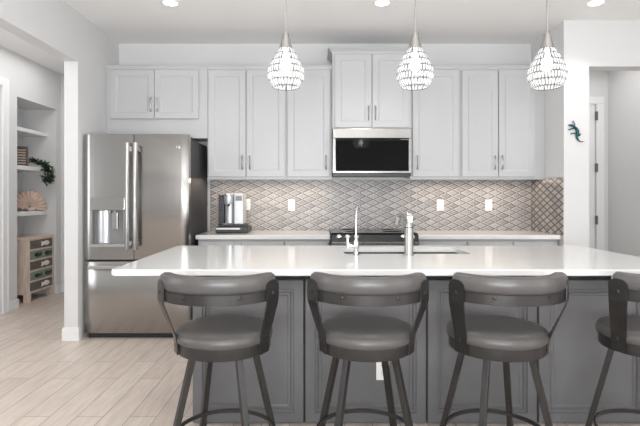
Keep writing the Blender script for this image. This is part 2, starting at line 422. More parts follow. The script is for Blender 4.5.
# dispenser surround, liner, paddle, tray
bm = bm_new(); lb(bm, -1.995, -1.693, 4.262, 4.278, 1.135, 1.245, .003); obj('dispenser_panel', bm, 'steel', dl)
bm = bm_new()
lb(bm, -1.985, -1.979, 4.274, 4.335, .835, 1.140); lb(bm, -1.708, -1.702, 4.274, 4.335, .835, 1.140); lb(bm, -1.979, -1.708, 4.325, 4.335, .835, 1.140); lb(bm, -1.979, -1.708, 4.274, 4.325, 1.13, 1.140)
obj('dispenser_recess', bm, 'grey', dl)
bm = bm_new(); tube(bm, [(-1.845-FX+.035*math.cos(a)*2, 4.318-FY-.03*math.sin(a), .97) for a in [PI*i/10 for i in range(11)]], .001, 4)
bm.free(); bm = bm_new()
rows = [[(-1.90-FX+.055*math.cos(a), 4.325-FY-.030*math.sin(a), z) for a in [PI*i/12 for i in range(13)]] for z in (.84, 1.13)]
grid_skin(bm, rows); obj('dispenser_column', bm, 'silver', dl, smooth=True)
bm = bm_new(); lb(bm, -1.815, -1.765, 4.288, 4.296, .965, 1.115, .003); lb(bm, -1.80, -1.78, 4.29, 4.325, 1.08, 1.13); obj('dispenser_paddle', bm, 'nickel', dl)
bm = bm_new(); lathe(bm, [(.012, 0), (.016, .02), (.02, .03)], 14, (-1.835-FX, 4.305-FY, 1.102)); obj('water_nozzle', bm, 'chrome', dl, smooth=True)
bm = bm_new(); lb(bm, -1.992, -1.695, 4.258, 4.335, .812, .836, .003); obj('drip_tray', bm, 'handle_steel', dl)
obj('handle', bowed_handle(-1.654, .79, 1.725, 4.222), 'handle_steel', dl, smooth=True)
dr = obj('door', curved_door(SPL+.003, -1.135, .697, 1.805, (False, True)), 'steel', fr, smooth=True)
obj('handle', bowed_handle(-1.582, .79, 1.725, 4.222), 'handle_steel', dr, smooth=True)
bm = bm_new(); lathe(bm, [(.016, -.002), (.016, .002), (.012, .003), (.012, .002)], 20, (-1.224-FX, 4.272-FY, 1.69), 'y'); obj('emblem', bm, 'chrome', dr)
fz = obj('freezer_drawer', curved_door(-2.063, -1.135, .05, .680), 'steel', fr, smooth=True)
bm = bm_new(); lb(bm, -2.0, -1.20, 4.222, 4.24, .618, .650, .007)
for x in (-1.95, -1.25): lb(bm, x-.015, x+.015, 4.235, 4.281, .625, .645)
obj('handle', bm, 'handle_steel', fz)
for x in (-2.0, -1.19):
    bm = bm_new(); lb(bm, x-.045, x+.045, 4.31, 4.46, 1.775, 1.80, .006); obj('hinge_cover', bm, 'darkcase', fr)

# ------------------------------------------------------------------ wall cabinets
LOOPS = [(0, 0), (0, .017), (.003, .020), (.056, .020), (.061, .017), (.068, .012), (.075, .011)]
def pull(parent, x, z0, z1, y):
    """bowed bar pull standing off the door"""
    bm = bm_new(); n = 12; pts = [(x, y, z0)]+[(x, y-.012-.016*math.sin(PI*i/n), z0+(z1-z0)*i/n) for i in range(n+1)]+[(x, y, z1)]
    tube(bm, pts, [.0065]+[.0045+.002*abs(math.cos(PI*i/n)) for i in range(n+1)]+[.0065], 8)
    return obj('handle', bm, 'nickel', parent, smooth=True)
def crown(bm, x0, x1, yf, yb, z0, z1, out, left=True, right=True):
    """cornice with a sloped face, returning at free ends"""
    prof = [(0.0, z0), (.006, z0), (.008, z0+(z1-z0)*.25), (out*.55, z0+(z1-z0)*.55), (out*.9, z0+(z1-z0)*.78), (out, z0+(z1-z0)*.82), (out, z1)]
    rows = []
    for o_, z in prof:
        xl = x0-(o_ if left else 0); xr = x1+(o_ if right else 0)
        rows.append([(xl, yb, z), (xl, yf-o_, z), (xr, yf-o_, z), (xr, yb, z)])
    grid_skin(bm, rows, close_u=True)
    return bm
UG = 'white wall cabinets'
def wall_cab(label, x0, x1, z0, z1, yf, doors, handles, crown_h, crown_out, lr=(False, False), rail=True):
    """doors: list of (x0, x1, z0, z1); handles: list of x per door"""
    t = thing('wall_cabinet', label, 'cabinet', ((x0+x1)/2, 5.1, z0), 0, UG)
    ox, oy, oz = (x0+x1)/2, 5.1, z0
    bm = bm_new(); box(bm, x0-ox, x1-ox, yf-oy, -.001, 0, z1-oz-crown_h)
    obj('cabinet_box', bm, 'cabinet', t)
    bm = bm_new(); crown(bm, x0-ox, x1-ox, yf-oy, -.001, z1-oz-crown_h, z1-oz, crown_out, *lr); obj('crown', bm, 'cabinet', t)
    if rail:
        bm = bm_new(); box(bm, x0-ox, x1-ox, yf-oy, yf-oy+.018, -.022, 0); obj('light_rail', bm, 'cabinet', t)
    for (a, b_, c, d), h in zip(doors, handles):
        bm = bm_new(); panel(bm, a-ox, b_-ox, c-oz, d-oz, yf-oy-.001, LOOPS)
        do = obj('door', bm, 'cabinet', t)
        pull(do, h-ox, c-oz+.075, c-oz+.205, yf-oy-.021)
    return t
YF = 4.79
wall_cab('short two-door white wall cabinet hung above the refrigerator', -2.078, -1.082, 1.83, 2.548, YF,
         [(-2.035, -1.602, 2.02, 2.50), (-1.598, -1.165, 2.02, 2.50)], [-1.632, -1.568], .035, .014, rail=False)
wall_cab('tall two-door white wall cabinet above the coffee maker', -1.080, -.302, 1.445, 2.548, YF,
         [(-1.068, -.702, 1.45, 2.50), (-.692, -.315, 1.45, 2.50)], [-.735, -.660], .035, .014)
wall_cab('narrow one-door white wall cabinet directly left of the microwave', -.300, .146, 1.445, 2.548, YF,
         [(-.288, .128, 1.45, 2.50)], [.088], .035, .014)
wall_cab('raised two-door white wall cabinet with flared crown above the microwave', .150, .915, 1.915, 2.70, 4.725,
         [(.172, .528, 1.925, 2.635), (.538, .895, 1.925, 2.635)], [.500, .566], .05, .042, (True, True), rail=False)
wall_cab('narrow one-door white wall cabinet directly right of the microwave', .919, 1.412, 1.445, 2.548, YF,
         [(.940, 1.398, 1.45, 2.50)], [.985], .035, .014)
wall_cab('tall two-door white wall cabinet at the right end, next to the pier wall', 1.414, 2.248, 1.445, 2.548, YF,
         [(1.428, 1.780, 1.45, 2.50), (1.790, 2.145, 1.45, 2.50)], [1.750, 1.820], .035, .014)

# ------------------------------------------------------------------ microwave
mw = thing('microwave', 'stainless over-the-range microwave with a black glass door', 'microwave', (.5325, 5.1, 1.453))
ox, oy, oz = .5325, 5.1, 1.453
bm = bm_new(); box(bm, -.38, .38, -.36, -.001, .012, .455); obj('housing', bm, 'darkcase', mw)
bm = bm_new(); box(bm, -.381, .381, -.42, -.36, .365, .458, .004); obj('vent_panel', bm, 'steel', mw)
bm = bm_new(); box(bm, -.381, -.353, -.42, -.36, .03, .363, .002); box(bm, .353, .381, -.42, -.36, .03, .363, .002); box(bm, -.353, .353, -.42, -.36, .03, .047, .001); box(bm, -.353, .353, -.405, -.36, .047, .363)
dm = obj('door', bm, 'steel', mw)
bm = bm_new(); box(bm, -.3525, .3525, -.418, -.406, .0475, .3625, .002); obj('window', bm, 'blackglass', dm)
bm = bm_new(); box(bm, -.378, .378, -.40, -.10, 0, .028); obj('underside_vent', bm, 'black', mw)
bm = bm_new(); box(bm, .27, .345, -.4192, -.4178, .35, .356); obj('display', bm, 'grey', dm)

# ------------------------------------------------------------------ base cabinets, worktops, range
def base_cab(label, x0, x1, drawers):
    t = thing('base_cabinet', label, 'cabinet', ((x0+x1)/2, 5.085, 0), 0, 'white base cabinets along the back wall')
    ox = (x0+x1)/2; oy = 5.085
    bm = bm_new(); box(bm, x0-ox, x1-ox, 4.51-oy, 0, .10, .858); obj('cabinet_box', bm, 'cabinet', t)
    bm = bm_new(); box(bm, x0-ox, x1-ox, 4.58-oy, 0, 0, .10); obj('toe_kick', bm, 'cabinet', t)
    for a, b_ in drawers:
        bm = bm_new(); panel(bm, a-ox, b_-ox, .69, .835, 4.51-oy, [(0, 0), (0, .017), (.003, .02), (.02, .02)])
        d = obj('drawer', bm, 'cabinet', t)
        bm = bm_new(); n = 10; mxx = (a+b_)/2-ox
        tube(bm, [(mxx-.06, 4.49-oy, .765)]+[(mxx-.06+.12*i/n, 4.478-oy-.014*math.sin(PI*i/n), .765) for i in range(n+1)]+[(mxx+.06, 4.49-oy, .765)], .005, 8)
        obj('handle', bm, 'nickel', d, smooth=True)
        bm = bm_new(); panel(bm, a-ox, b_-ox, .115, .675, 4.51-oy, LOOPS); d = obj('door', bm, 'cabinet', t)
        pull(d, b_-ox-.03, .50, .63, 4.489-oy)
base_cab('white base cabinet beneath the left worktop, below the coffee maker', -1.105, -.30, [(-1.095, -.705), (-.695, -.31)])
base_cab('white base cabinet directly left of the range', -.298, .115, [(-.288, .105)])
base_cab('white base cabinet directly right of the range', .935, 1.39, [(.945, 1.38)])
base_cab('white base cabinet in the right corner beside the pier wall', 1.392, 2.24, [(1.402, 1.81), (1.82, 2.20)])
bm = bm_new(); box(bm, -1.118, .122, 4.46, 5.087, .86, .90, .003); tag(obj('countertop', bm, 'quartz'), 'white quartz worktop between refrigerator and range, under the coffee maker', 'countertop', 'worktops along the back wall')
bm = bm_new(); box(bm, .930, 2.2415, 4.46, 5.087, .86, .90, .003); tag(obj('countertop', bm, 'quartz'), 'white quartz worktop to the right of the range', 'countertop', 'worktops along the back wall')

rg = thing('range', 'slide-in range with black glass cooktop and steel-trimmed control panel', 'stove', (.526, 4.75, 0))
ox, oy = .526, 4.75
bm = bm_new(); box(bm, -.378, .378, 4.45-oy, 5.08-oy, .03, .895); obj('body', bm, 'darkcase', rg)
bm = bm_new(); box(bm, -.396, .396, 4.43-oy, 5.086-oy, .9005, .922, .004)
ck = obj('cooktop', bm, 'cooktop', rg)
for x, y, r in ((-.19, .17, .09), (.19, .17, .075), (-.19, -.13, .075), (.19, -.13, .10)):
    bm = bm_new(); lathe(bm, [(r, .922), (r, .9226), (r-.004, .9226), (r-.004, .922)], 28, (x, y, 0)); obj('burner_ring', bm, 'grey', ck)
bm = bm_new()
rows = [[(x, 4.435-oy, .915), (x, 4.40-oy, .905), (x, 4.385-oy, .845), (x, 4.45-oy, .845)] for x in (-.394, .394)]
grid_skin(bm, rows, close_u=True); cp = obj('control_panel', bm, 'cooktop', rg)
for x in (-.327, -.25, -.17, .255, .335):
    bm = bm_new(); lathe(bm, [(.024, 0), (.024, .006), (.017, .009), (.016, .034), (.013, .036)], 18, (x, 4.392-oy, .886), 'y'); obj('knob', bm, 'chrome', cp, smooth=True)
bm = bm_new(); box(bm, -.394, .394, 4.388-oy, 4.45-oy, .80, .843, .003); obj('trim_strip', bm, 'steel', rg)
bm = bm_new(); box(bm, -.378, .378, 4.395-oy, 4.45-oy, .20, .795, .004); od = obj('oven_door', bm, 'cooktop', rg)
bm = bm_new(); tube(bm, [(-.34, 4.35-oy, .755), (.34, 4.35-oy, .755)], .012, 12)
for x in (-.31, .31): box(bm, x-.012, x+.012, 4.35-oy, 4.396-oy, .745, .765)
obj('handle', bm, 'steel', od, smooth=True)
bm = bm_new(); box(bm, -.378, .378, 4.40-oy, 4.45-oy, .05, .195, .004); obj('storage_drawer', bm, 'steel', rg)
for x in (-.34, .34):
    for y in (4.50, 5.02):
        bm = bm_new(); lathe(bm, [(.02, 0), (.02, .03)], 10, (x, y-oy, 0)); obj('foot', bm, 'black', rg)

# ------------------------------------------------------------------ island
IX = .575
isl = thing('kitchen_island', 'dark grey-blue panelled island base beneath the white quartz top', 'kitchen island', (IX, 3.07, 0))
ox, oy = IX, 3.07
bm = bm_new(); 
for a, b_, c, d in ((-.68, -.64, 2.685, 3.45), (1.79, 1.83, 2.685, 3.45), (-.64, 1.79, 2.685, 2.71), (-.64, 1.79, 3.43, 3.45)): box(bm, a-ox, b_-ox, c-oy, d-oy, 0, .868)
box(bm, -.64-ox, 1.79-ox, 2.71-oy, 3.43-oy, .02, .05)
obj('carcass', bm, 'island', isl)
ILOOP = [(0, 0), (0, .022), (.003, .025), (.052, .025), (.056, .017), (.066, .017), (.074, .007), (.084, .007), (.092, .003), (.105, .003)]
for a, b_ in ((-.682, -.074), (-.064, .598), (.608, 1.207), (1.217, 1.832)):
    bm = bm_new(); panel(bm, a-ox, b_-ox, .012, .795, 2.684-oy, ILOOP); obj('panel', bm, 'island', isl)
for x in (-.069, .603, 1.212):
    bm = bm_new(); box(bm, x-.005-ox, x+.005-ox, 2.676-oy, 2.6845-oy, .012, .795); obj('reveal_strip', bm, 'gap', isl)
bm = bm_new(); box(bm, -.682-ox, 1.832-ox, 2.676-oy, 2.6845-oy, .797, .868); obj('under_top_shade', bm, 'gap', isl)  # dark strip that paints in the shade beneath the worktop overhang
for a, b_ in ((-.66, -.1), (-.09, .14), (.98, 1.4), (1.41, 1.81)):
    bm = bm_new(); q = bm_new(); q.free(); panel(bm, a-ox, b_-ox, .10, .85, 0, LOOPS)
    for v in bm.verts: v.co.y = 3.45-oy-v.co.y
    bmesh.ops.recalc_face_normals(bm, faces=bm.faces[:]); obj('door', bm, 'island', isl)
# worktop with the sink cut-out; rounded corners
def slab(x0, x1, y0, y1, z0, z1, hole, rad=.03):
    hx0, hx1, hy0, hy1 = hole
    def loop(a, b_, c, d, r, n=6):
        pts = []
        for cx, cy, s in ((b_-r, c+r, -PI/2), (b_-r, d-r, 0), (a+r, d-r, PI/2), (a+r, c+r, PI)):
            pts += [(cx+r*math.cos(s+PI/2*i/n), cy+r*math.sin(s+PI/2*i/n)) for i in range(n+1)]
        return pts
    O = loop(x0, x1, y0, y1, rad); Oi = loop(x0+.004, x1-.004, y0+.004, y1-.004, rad-.002); H = loop(hx0, hx1, hy0, hy1, .03)
    rows = [[(x, y, z0) for x, y in H], [(x, y, z0) for x, y in Oi], [(x, y, z0+.004) for x, y in O], [(x, y, z1-.004) for x, y in O],
            [(x, y, z1) for x, y in Oi], [(x, y, z1) for x, y in H]]
    bm = bm_new(); grid_skin(bm, rows, close_u=True, close_v=True)
    return bm
HOLE = (.17, .955, 2.985, 3.36)
tag(obj('island_countertop', slab(-1.0, 1.885, 2.335, 3.5, .869, .90, HOLE), 'quartz'), 'long white quartz island top in the foreground with sink cut-out', 'countertop')
sk = thing('sink', 'stainless undermount sink set into the island top behind the faucet', 'sink', (.5625, 3.1725, .868))
ox, oy, oz = .5625, 3.1725, .868
def rr(hx, hy, r, z, n=5):
    pts = []
    for cx, cy, s in ((hx-r, -hy+r, -PI/2), (hx-r, hy-r, 0), (-hx+r, hy-r, PI/2), (-hx+r, -hy+r, PI)):
        pts += [(cx+r*math.cos(s+PI/2*i/n), cy+r*math.sin(s+PI/2*i/n), z) for i in range(n+1)]
    return pts
bm = bm_new()
rows = [rr(.42, .215, .05, -.001), rr(.388, .184, .03, -.001), rr(.384, .18, .03, -.20), rr(.36, .155, .03, -.225), rr(.04, .04, .03, -.228)]
grid_skin(bm, rows, close_u=True, cap=False); bm.faces.new([bm.verts.new((p[0], p[1], p[2])) for p in rows[-1]])
bas = obj('basin', bm, 'steel', sk, smooth=True)
bm = bm_new(); lathe(bm, [(.038, -.224), (.04, -.222), (.03, -.221), (.028, -.226), (.005, -.226)], 20); obj('drain', bm, 'chrome', bas)

# pull-out faucet: thick column, spout head leaning over the sink, lever at the top
fa = thing('faucet', 'thick brushed-steel pull-out faucet on the island, right of the slim tap', 'faucet', (.553, 2.92, .90))
bm = bm_new(); lathe(bm, [(.031, 0), (.031, .006), (.0275, .010), (.027, .164), (.025, .166)], 28); obj('body', bm, 'nickel', fa, smooth=True)
bm = bm_new(); lathe(bm, [(.0262, .1655), (.0262, .171)], 28); obj('joint_ring', bm, 'black', fa)
bm = bm_new(); lathe(bm, [(.0265, .1712), (.0265, .186), (.022, .194), (.010, .198)], 28)
tube(bm, [(0, .0, .185), (-.004, .012, .215), (-.016, .035, .238), (-.034, .062, .240), (-.047, .082, .225)], [.019, .018, .016, .015, .014], 14)
sp_ = obj('spout', bm, 'nickel', fa, smooth=True)
bm = bm_new(); tube(bm, [(-.0465, .081, .2255), (-.053, .092, .205), (-.056, .097, .182)], [.0175, .018, .016], 14); obj('spray_head', bm, 'chrome', sp_, smooth=True)
bm = bm_new()
rows = []
for x, y, z, hw, th in ((.006, -.004, .190, .016, .011), (.005, -.006, .215, .017, .010), (.003, -.008, .240, .017, .009), (.000, -.008, .252, .014, .006)):
    rows.append([(x-hw, y-th, z), (x+hw, y-th, z), (x+hw, y+th, z), (x-hw, y+th, z)])
grid_skin(bm, rows, close_u=True); obj('lever', bm, 'chrome', fa, smooth=True, bev=.003)

tp = thing('water_tap', 'slim chrome filtered-water tap with side lever on the island, left of the faucet', 'faucet', (.235, 2.91, .90))
bm = bm_new(); lathe(bm, [(.024, 0), (.024, .004), (.014, .008), (.013, .03), (.017, .055), (.015, .085), (.009, .105), (.0065, .112)], 20); obj('body', bm, 'chrome', tp, smooth=True)
bm = bm_new(); pts = [(0, 0, .10), (0, 0, .18), (.001, .003, .245)]+[(.002+.022*(1-math.cos(a))/2, .003+.04*(1-math.cos(a)), .245+.045*math.sin(a)) for a in [PI*i/10 for i in range(1, 10)]]
tube(bm, pts, .0065, 10); obj('spout', bm, 'chrome', tp, smooth=True)
bm = bm_new(); tube(bm, [(-.01, 0, .055), (-.04, 0, .058), (-.052, 0, .058)], [.010, .010, .011], 10); tube(bm, [(-.050, 0, .045), (-.051, 0, .075), (-.052, 0, .118)], [.009, .008, .006], 10); obj('lever', bm, 'chrome', tp, smooth=True)

# ------------------------------------------------------------------ pendants
def pendant():
    t = thing('pendant_light', '', 'pendant light', (0, 0, 1.90), 0, 'crystal pendant lights over the island')
    top = ZC-1.90
    bm = bm_new(); lathe(bm, [(.06, top), (.06, top-.012), (.05, top-.022), (.012, top-.028)], 24); obj('ceiling_canopy', bm, 'nickel', t, smooth=True)
    bm = bm_new(); tube(bm, [(0, 0, .325), (0, 0, top-.026)], .0042, 8); obj('cord', bm, 'nickel', t)
    bm = bm_new(); lathe(bm, [(.008, .332), (.018, .326), (.023, .305), (.032, .270), (.041, .240), (.038, .240), (.028, .268)], 24); obj('socket_cap', bm, 'nickel', t, smooth=True)
    # drop-shaped wire cage
    prof = [(.036, .242), (.058, .205), (.083, .160), (.102, .118), (.108, .085), (.103, .052), (.088, .020), (.074, 0)]
    def rad(z):
        for (r0, z0), (r1, z1) in zip(prof, prof[1:]):
            if z1 <= z <= z0: return r0+(r1-r0)*(z0-z)/(z0-z1)
        return prof[0][0]
    bm = bm_new()
    rz = [.242, .204, .164, .124, .084, .044, .004]
    for z in rz:
        r = rad(z)-.004; n = 28
        tube(bm, [(r*math.cos(2*PI*i/n), r*math.sin(2*PI*i/n), z) for i in range(n)], .0018, 5, closed=True)
    for q, (za, zb) in enumerate(zip(rz, rz[1:])):
        cnt = max(12, int(2*PI*rad((za+zb)/2)/.0178))
        for k in range(cnt):
            a = 2*PI*(k+.5+.5*(q % 2))/cnt
            tube(bm, [((rad(z)+.001)*math.cos(a), (rad(z)+.001)*math.sin(a), z) for z in (za, (za+zb)/2, zb)], .0017, 4)
    sh = obj('wire_cage', bm, 'hinge', t, smooth=True)
    # faceted crystal drops, row below row, each row turned half a step
    bm = bm_new()
    for k, (za, zb) in enumerate(zip(rz, rz[1:])):
        zc = (za+zb)/2; r = rad(zc)
        cnt = max(12, int(2*PI*r/.0178))
        ra, rb = rad(za), rad(zb)
        for i in range(cnt):
            a = 2*PI*(i+.5*(k % 2)+random.uniform(-.16, .16))/cnt
            ca, sa = math.cos(a), math.sin(a)
            tilt = random.uniform(-.004, .004)
            hw = .0053; dp = .0055
            T = Vector((-sa, ca, 0)); R = Vector((ca, sa, 0))
            top_ = R*(ra-.001)+Vector((0, 0, za-.001))+T*tilt
            bot_ = R*(rb-.001)+Vector((0, 0, zb+.002))-T*tilt
            rings = []
            for f in (.22, .78):
                z = za+(zb-za)*f; q = R*rad(z)+Vector((0, 0, z))+T*tilt*(1-2*f)
                rings.append([bm.verts.new(q+T*hw), bm.verts.new(q+R*dp*.6), bm.verts.new(q-T*hw), bm.verts.new(q-R*dp)])
            vt, vb = bm.verts.new(top_), bm.verts.new(bot_)
            for j in range(4):
                k2 = (j+1) % 4
                bm.faces.new((rings[0][j], rings[0][k2], vt)); bm.faces.new((rings[1][k2], rings[1][j], vb))
                bm.faces.new((rings[0][k2], rings[0][j], rings[1][j], rings[1][k2]))
    bmesh.ops.recalc_face_normals(bm, faces=bm.faces[:])
    c_ = obj('crystal_shade', bm, 'crystal', t)
    bm = bm_new(); lathe(bm, [(.006, .24), (.014, .22), (.016, .20), (.028, .165), (.032, .14), (.026, .112), (.01, .1), (.002, .099)], 20); obj('bulb', bm, 'bulb', t, smooth=True)
    l = bpy.data.lights.new('pendant_glow', 'POINT'); l.energy = .3; l.color = (1, .96, .9); l.shadow_soft_size = .03
    lo = bpy.data.objects.new('pendant_glow', l); C.objects.link(lo); lo.parent = t; lo.location = (0, 0, .075)
    return t
pd = pendant()
PY = 2.9
pd.location = (-.186, PY, 1.90); pd['label'] = 'crystal teardrop pendant over the island, leftmost, nearest the refrigerator'
dup(pd, (.586, PY, 1.90), .4, 'crystal teardrop pendant over the island, middle of the three, near the microwave')
dup(pd, (1.376, PY, 1.90), .9, 'crystal teardrop pendant over the island, rightmost, nearest the pier wall')

# ------------------------------------------------------------------ recessed downlights
def downlight():
    t = thing('ceiling_downlight', '', 'ceiling light', (0, 0, ZC), 0, 'recessed ceiling downlights')
    bm = bm_new(); lathe(bm, [(.076, 0), (.076, -.004), (.066, -.007), (.058, -.004), (.056, -.001)], 28); obj('trim_ring', bm, 'trim', t, smooth=True)
    bm = bm_new(); lathe(bm, [(.056, -.001), (.05, -.003), (.001, -.004)], 24); obj('lens', bm, 'lens', t)
    l = bpy.data.lights.new('downlight_beam', 'SPOT'); l.energy = 14; l.color = (1, .975, .94); l.spot_size = math.radians(115); l.spot_blend = .8; l.shadow_soft_size = .05
    lo = bpy.data.objects.new('downlight_beam', l); C.objects.link(lo); lo.parent = t; lo.location = (0, 0, -.02)
    return t
dn = downlight(); dn.location = (-1.215, 4.02, ZC); dn['label'] = 'round recessed ceiling light at the left, before the refrigerator'
dup(dn, (.54, 4.02, ZC), 0, 'round recessed ceiling light between the left and middle pendants')
dup(dn, (2.31, 4.02, ZC), 0, 'round recessed ceiling light at the right, near the pier wall')

# ------------------------------------------------------------------ counter stools
def stool():
    t = thing('counter_stool', '', 'stool', (0, 0, 0), 0, 'swivel counter stools at the island')
    # swivelling seat band
    bm = bm_new(); lathe(bm, [(.002, .554), (.205, .554), (.212, .555), (.214, .559), (.214, .604), (.209, .606), (.002, .606)], 56); sb = obj('seat_band', bm, 'gunmetal', t, smooth=True)
    bm = bm_new(); lathe(bm, [(.11, .536), (.11, .554), (.09, .556)], 28); obj('swivel_plate', bm, 'black', sb, smooth=True)
    prof = [(.002, .605), (.215, .605), (.223, .613), (.2255, .627), (.222, .642), (.211, .653), (.185, .660), (.14, .664), (.07, .666), (.002, .666)]
    bm = bm_new(); lathe(bm, prof, 56); cu = obj('seat_cushion', bm, 'leather', t, smooth=True)
    bm = bm_new(); n = 56; tube(bm, [((.218)*math.cos(2*PI*i/n), .218*math.sin(2*PI*i/n), .6075) for i in range(n)], .0035, 6, closed=True); obj('welt', bm, 'seam', cu, smooth=True)
    # curved back band
    R0 = .264; cy = -.018
    def at(r, az, z): return (r*math.sin(az), cy-r*math.cos(az), z)
    n = 28; A = math.radians(57)
    rows = []
    for i in range(n+1):
        az = -A+2*A*i/n
        rows.append([at(R0+.012, az, .806), at(R0+.018, az, .808), at(R0+.018, az, .851), at(R0+.012, az, .853)])
    bm = bm_new(); grid_skin(bm, rows, close_u=True); bb = obj('back_band', bm, 'gunmetal', t, smooth=True)
    for az in (-.42, .42):
        p = Vector(at(R0+.017, az, .838)); d = Vector((math.sin(az), -math.cos(az), 0))
        bm = bm_new(); tube(bm, [p, p+d*.003, p+d*.006], [.0085, .0085, .004], 12); obj('bolt', bm, 'gunmetal', bb, smooth=True)
    # upholstered back pad
    prof = [(-.052, .806), (-.060, .83), (-.060, .875), (-.050, .908), (-.028, .922), (.0, .924), (.016, .916), (.0225, .898), (.0215, .868), (.014, .857), (.0115, .854), (.0115, .806)]
    B = math.radians(66); rows = []
    for i in range(n+1):
        t_ = -1+2*i/n; az = B*t_
        k = 1-max(0, (abs(t_)-.93)/.07)**2*.45
        kz = 1-max(0, (abs(t_)-.93)/.07)**2*.28
        cz = .865
        rows.append([at(R0+(-.019+(dr+.019)*k), az, cz+(z-cz)*kz) for dr, z in prof])
    bm = bm_new(); grid_skin(bm, rows, close_u=True); pad = obj('back_pad', bm, 'leather', t, smooth=True)
    bm = bm_new(); tube(bm, [at(R0+.015, -A+2*A*i/n, .8550) for i in range(n+1)], .0028, 6); obj('welt', bm, 'seam', pad, smooth=True)
    # flat-bar uprights
    for s in (-1, 1):
        az = s*math.radians(57); azb = s*math.radians(64)
        nt = Vector((math.sin(az), -math.cos(az), 0)); wt = Vector((math.cos(az), math.sin(az), 0))
        nb = Vector((math.sin(azb), -math.cos(azb), 0)); wb = Vector((math.cos(azb), math.sin(azb), 0))
        ct = Vector((0, cy, 0))+nt*(R0+.0215); cb_ = nb*.2175
        path = []
        for k in range(7):
            a = PI/2*k/6
            path.append((ct+Vector((0, 0, .868+.030*math.cos(a))), wt, nt, .037*math.sin(a)+.003))
        path += [(ct+Vector((0, 0, .83)), wt, nt, .040), (ct+Vector((0, 0, .805)), wt, nt, .039)]
        for f in (.08, .5, .92):
            c_ = ct.lerp(cb_, f); path.append((c_+Vector((0, 0, (.80-.182*f))), wt.lerp(wb, f).normalized(), nt.lerp(nb, f).normalized(), .039-.004*f))
        path += [(cb_+Vector((0, 0, .600)), wb, nb, .035), (cb_+Vector((0, 0, .558)), wb, nb, .034)]
        rows = [[c_-w_*h-n_*.003, c_+w_*h-n_*.003, c_+w_*h+n_*.003, c_-w_*h+n_*.003] for c_, w_, n_, h in path]
        bm = bm_new(); grid_skin(bm, rows, close_u=True); up = obj('upright', bm, 'gunmetal', t)
        p = ct+nt*.003+Vector((0, 0, .842))
        bm = bm_new(); tube(bm, [p, p+nt*.003, p+nt*.006], [.0085, .0085, .004], 12); obj('bolt', bm, 'gunmetal', up, smooth=True)
    return t
def stool_base(t, phi):
    """four splayed square legs and the foot ring; the seat swivels on it"""
    k_ = .245
    for i in range(4):
        a = phi+i*PI/2
        d = Vector((math.cos(a), math.sin(a), 0)); e = Vector((-math.sin(a), math.cos(a), 0))
        def c(z): return d*(.148+(.556-z)*k_)+Vector((0, 0, z))
        rows = []
        for z in (.5535, .01):
            p = c(z); h = .0135
            rows.append([p+d*h-e*h, p+d*h+e*h, p-d*h+e*h, p-d*h-e*h])
        bm = bm_new(); grid_skin(bm, rows, close_u=True); lg = obj('leg', bm, 'gunmetal', t, bev=.002)
        p = c(0); bm = bm_new(); box(bm, p.x-.014, p.x+.014, p.y-.014, p.y+.014, 0, .012); obj('foot_glide', bm, 'black', lg)
    n = 48; r = .2285
    rows = []
    for i in range(n):
        a = 2*PI*i/n; c_, s_ = math.cos(a), math.sin(a)
        rows.append([((r-.004)*c_, (r-.004)*s_, .15), ((r+.004)*c_, (r+.004)*s_, .15), ((r+.004)*c_, (r+.004)*s_, .168), ((r-.004)*c_, (r-.004)*s_, .168)])
    bm = bm_new(); grid_skin(bm, rows, close_u=True, close_v=True); obj('foot_ring', bm, 'gunmetal', t, smooth=True)
s1 = stool()
SP = [((-.43, 2.25), 0, 35, 'dark metal counter stool with grey cushion, leftmost, nearest the refrigerator'),
      ((.226, 2.25), -2, 52, 'dark metal counter stool with grey cushion, second from the left, before the island outlet'),
      ((.832, 2.25), 1, 55, 'dark metal counter stool with grey cushion, third from the left'),
      ((1.55, 2.25), -4, 52, 'dark metal counter stool at the right edge, only its left half in view')]
stools = [s1]+[dup(s1, (0, 0, 0), 0, '') for _ in range(3)]
for o, ((x, y), rot, phi, lab) in zip(stools, SP):
    stool_base(o, math.radians(phi-rot))
    o.location = (x, y, 0); o.rotation_euler = (0, 0, math.radians(rot)); o['label'] = lab

# ------------------------------------------------------------------ coffee maker on its pod drawer
pdw = thing('pod_drawer', 'low black coffee-pod drawer with silver front under the coffee maker', 'drawer', (-.822, 4.80, .90))
bm = bm_new(); box(bm, -.155, .155, -.13, .15, .004, .062, .003); obj('case', bm, 'black', pdw)
bm = bm_new(); box(bm, -.153, .075, -.142, -.129, .008, .034, .002); df = obj('drawer_front', bm, 'black', pdw)
bm = bm_new(); box(bm, -.150, .085, -.144, -.130, .036, .054, .002); obj('pull_strip', bm, 'handle_steel', df)
for x in (-.13, .13):
    for y in (-.11, .13):
        bm = bm_new(); lathe(bm, [(.01, 0), (.01, .005)], 10, (x, y, 0)); obj('foot', bm, 'black', pdw)
cm = thing('coffee_maker', 'silver and black single-cup coffee maker on the left worktop', 'coffee maker', (-.828, 4.80, .9625))
bm = bm_new(); box(bm, -.125, .125, -.11, .13, 0, .022, .004); obj('base', bm, 'black', cm)
bm = bm_new(); box(bm, -.135, -.085, -.06, .12, .022, .295, .006); rs = obj('water_reservoir', bm, 'smoke', cm)
bm = bm_new(); box(bm, -.137, -.083, -.062, .122, .296, .308, .003); obj('lid', bm, 'black', rs)
bm = bm_new(); rows = [[(-.083+.0, .12, z)]+[(-.033-.05*math.cos(a), -.0-.045*math.sin(a), z) for a in [PI*i/10 for i in range(11)]]+[(.017, .12, z)] for z in (.022, .215)]
grid_skin(bm, rows, close_u=True); obj('body', bm, 'silver', cm, smooth=True)
bm = bm_new(); rows = [[(-.033-.05*math.cos(a)*k, -.045-.06*math.sin(a)*k, z) for a in [2*PI*i/24 for i in range(24)]] for z, k in ((.218, .97), (.222, 1), (.30, 1), (.318, .94), (.322, .8))]
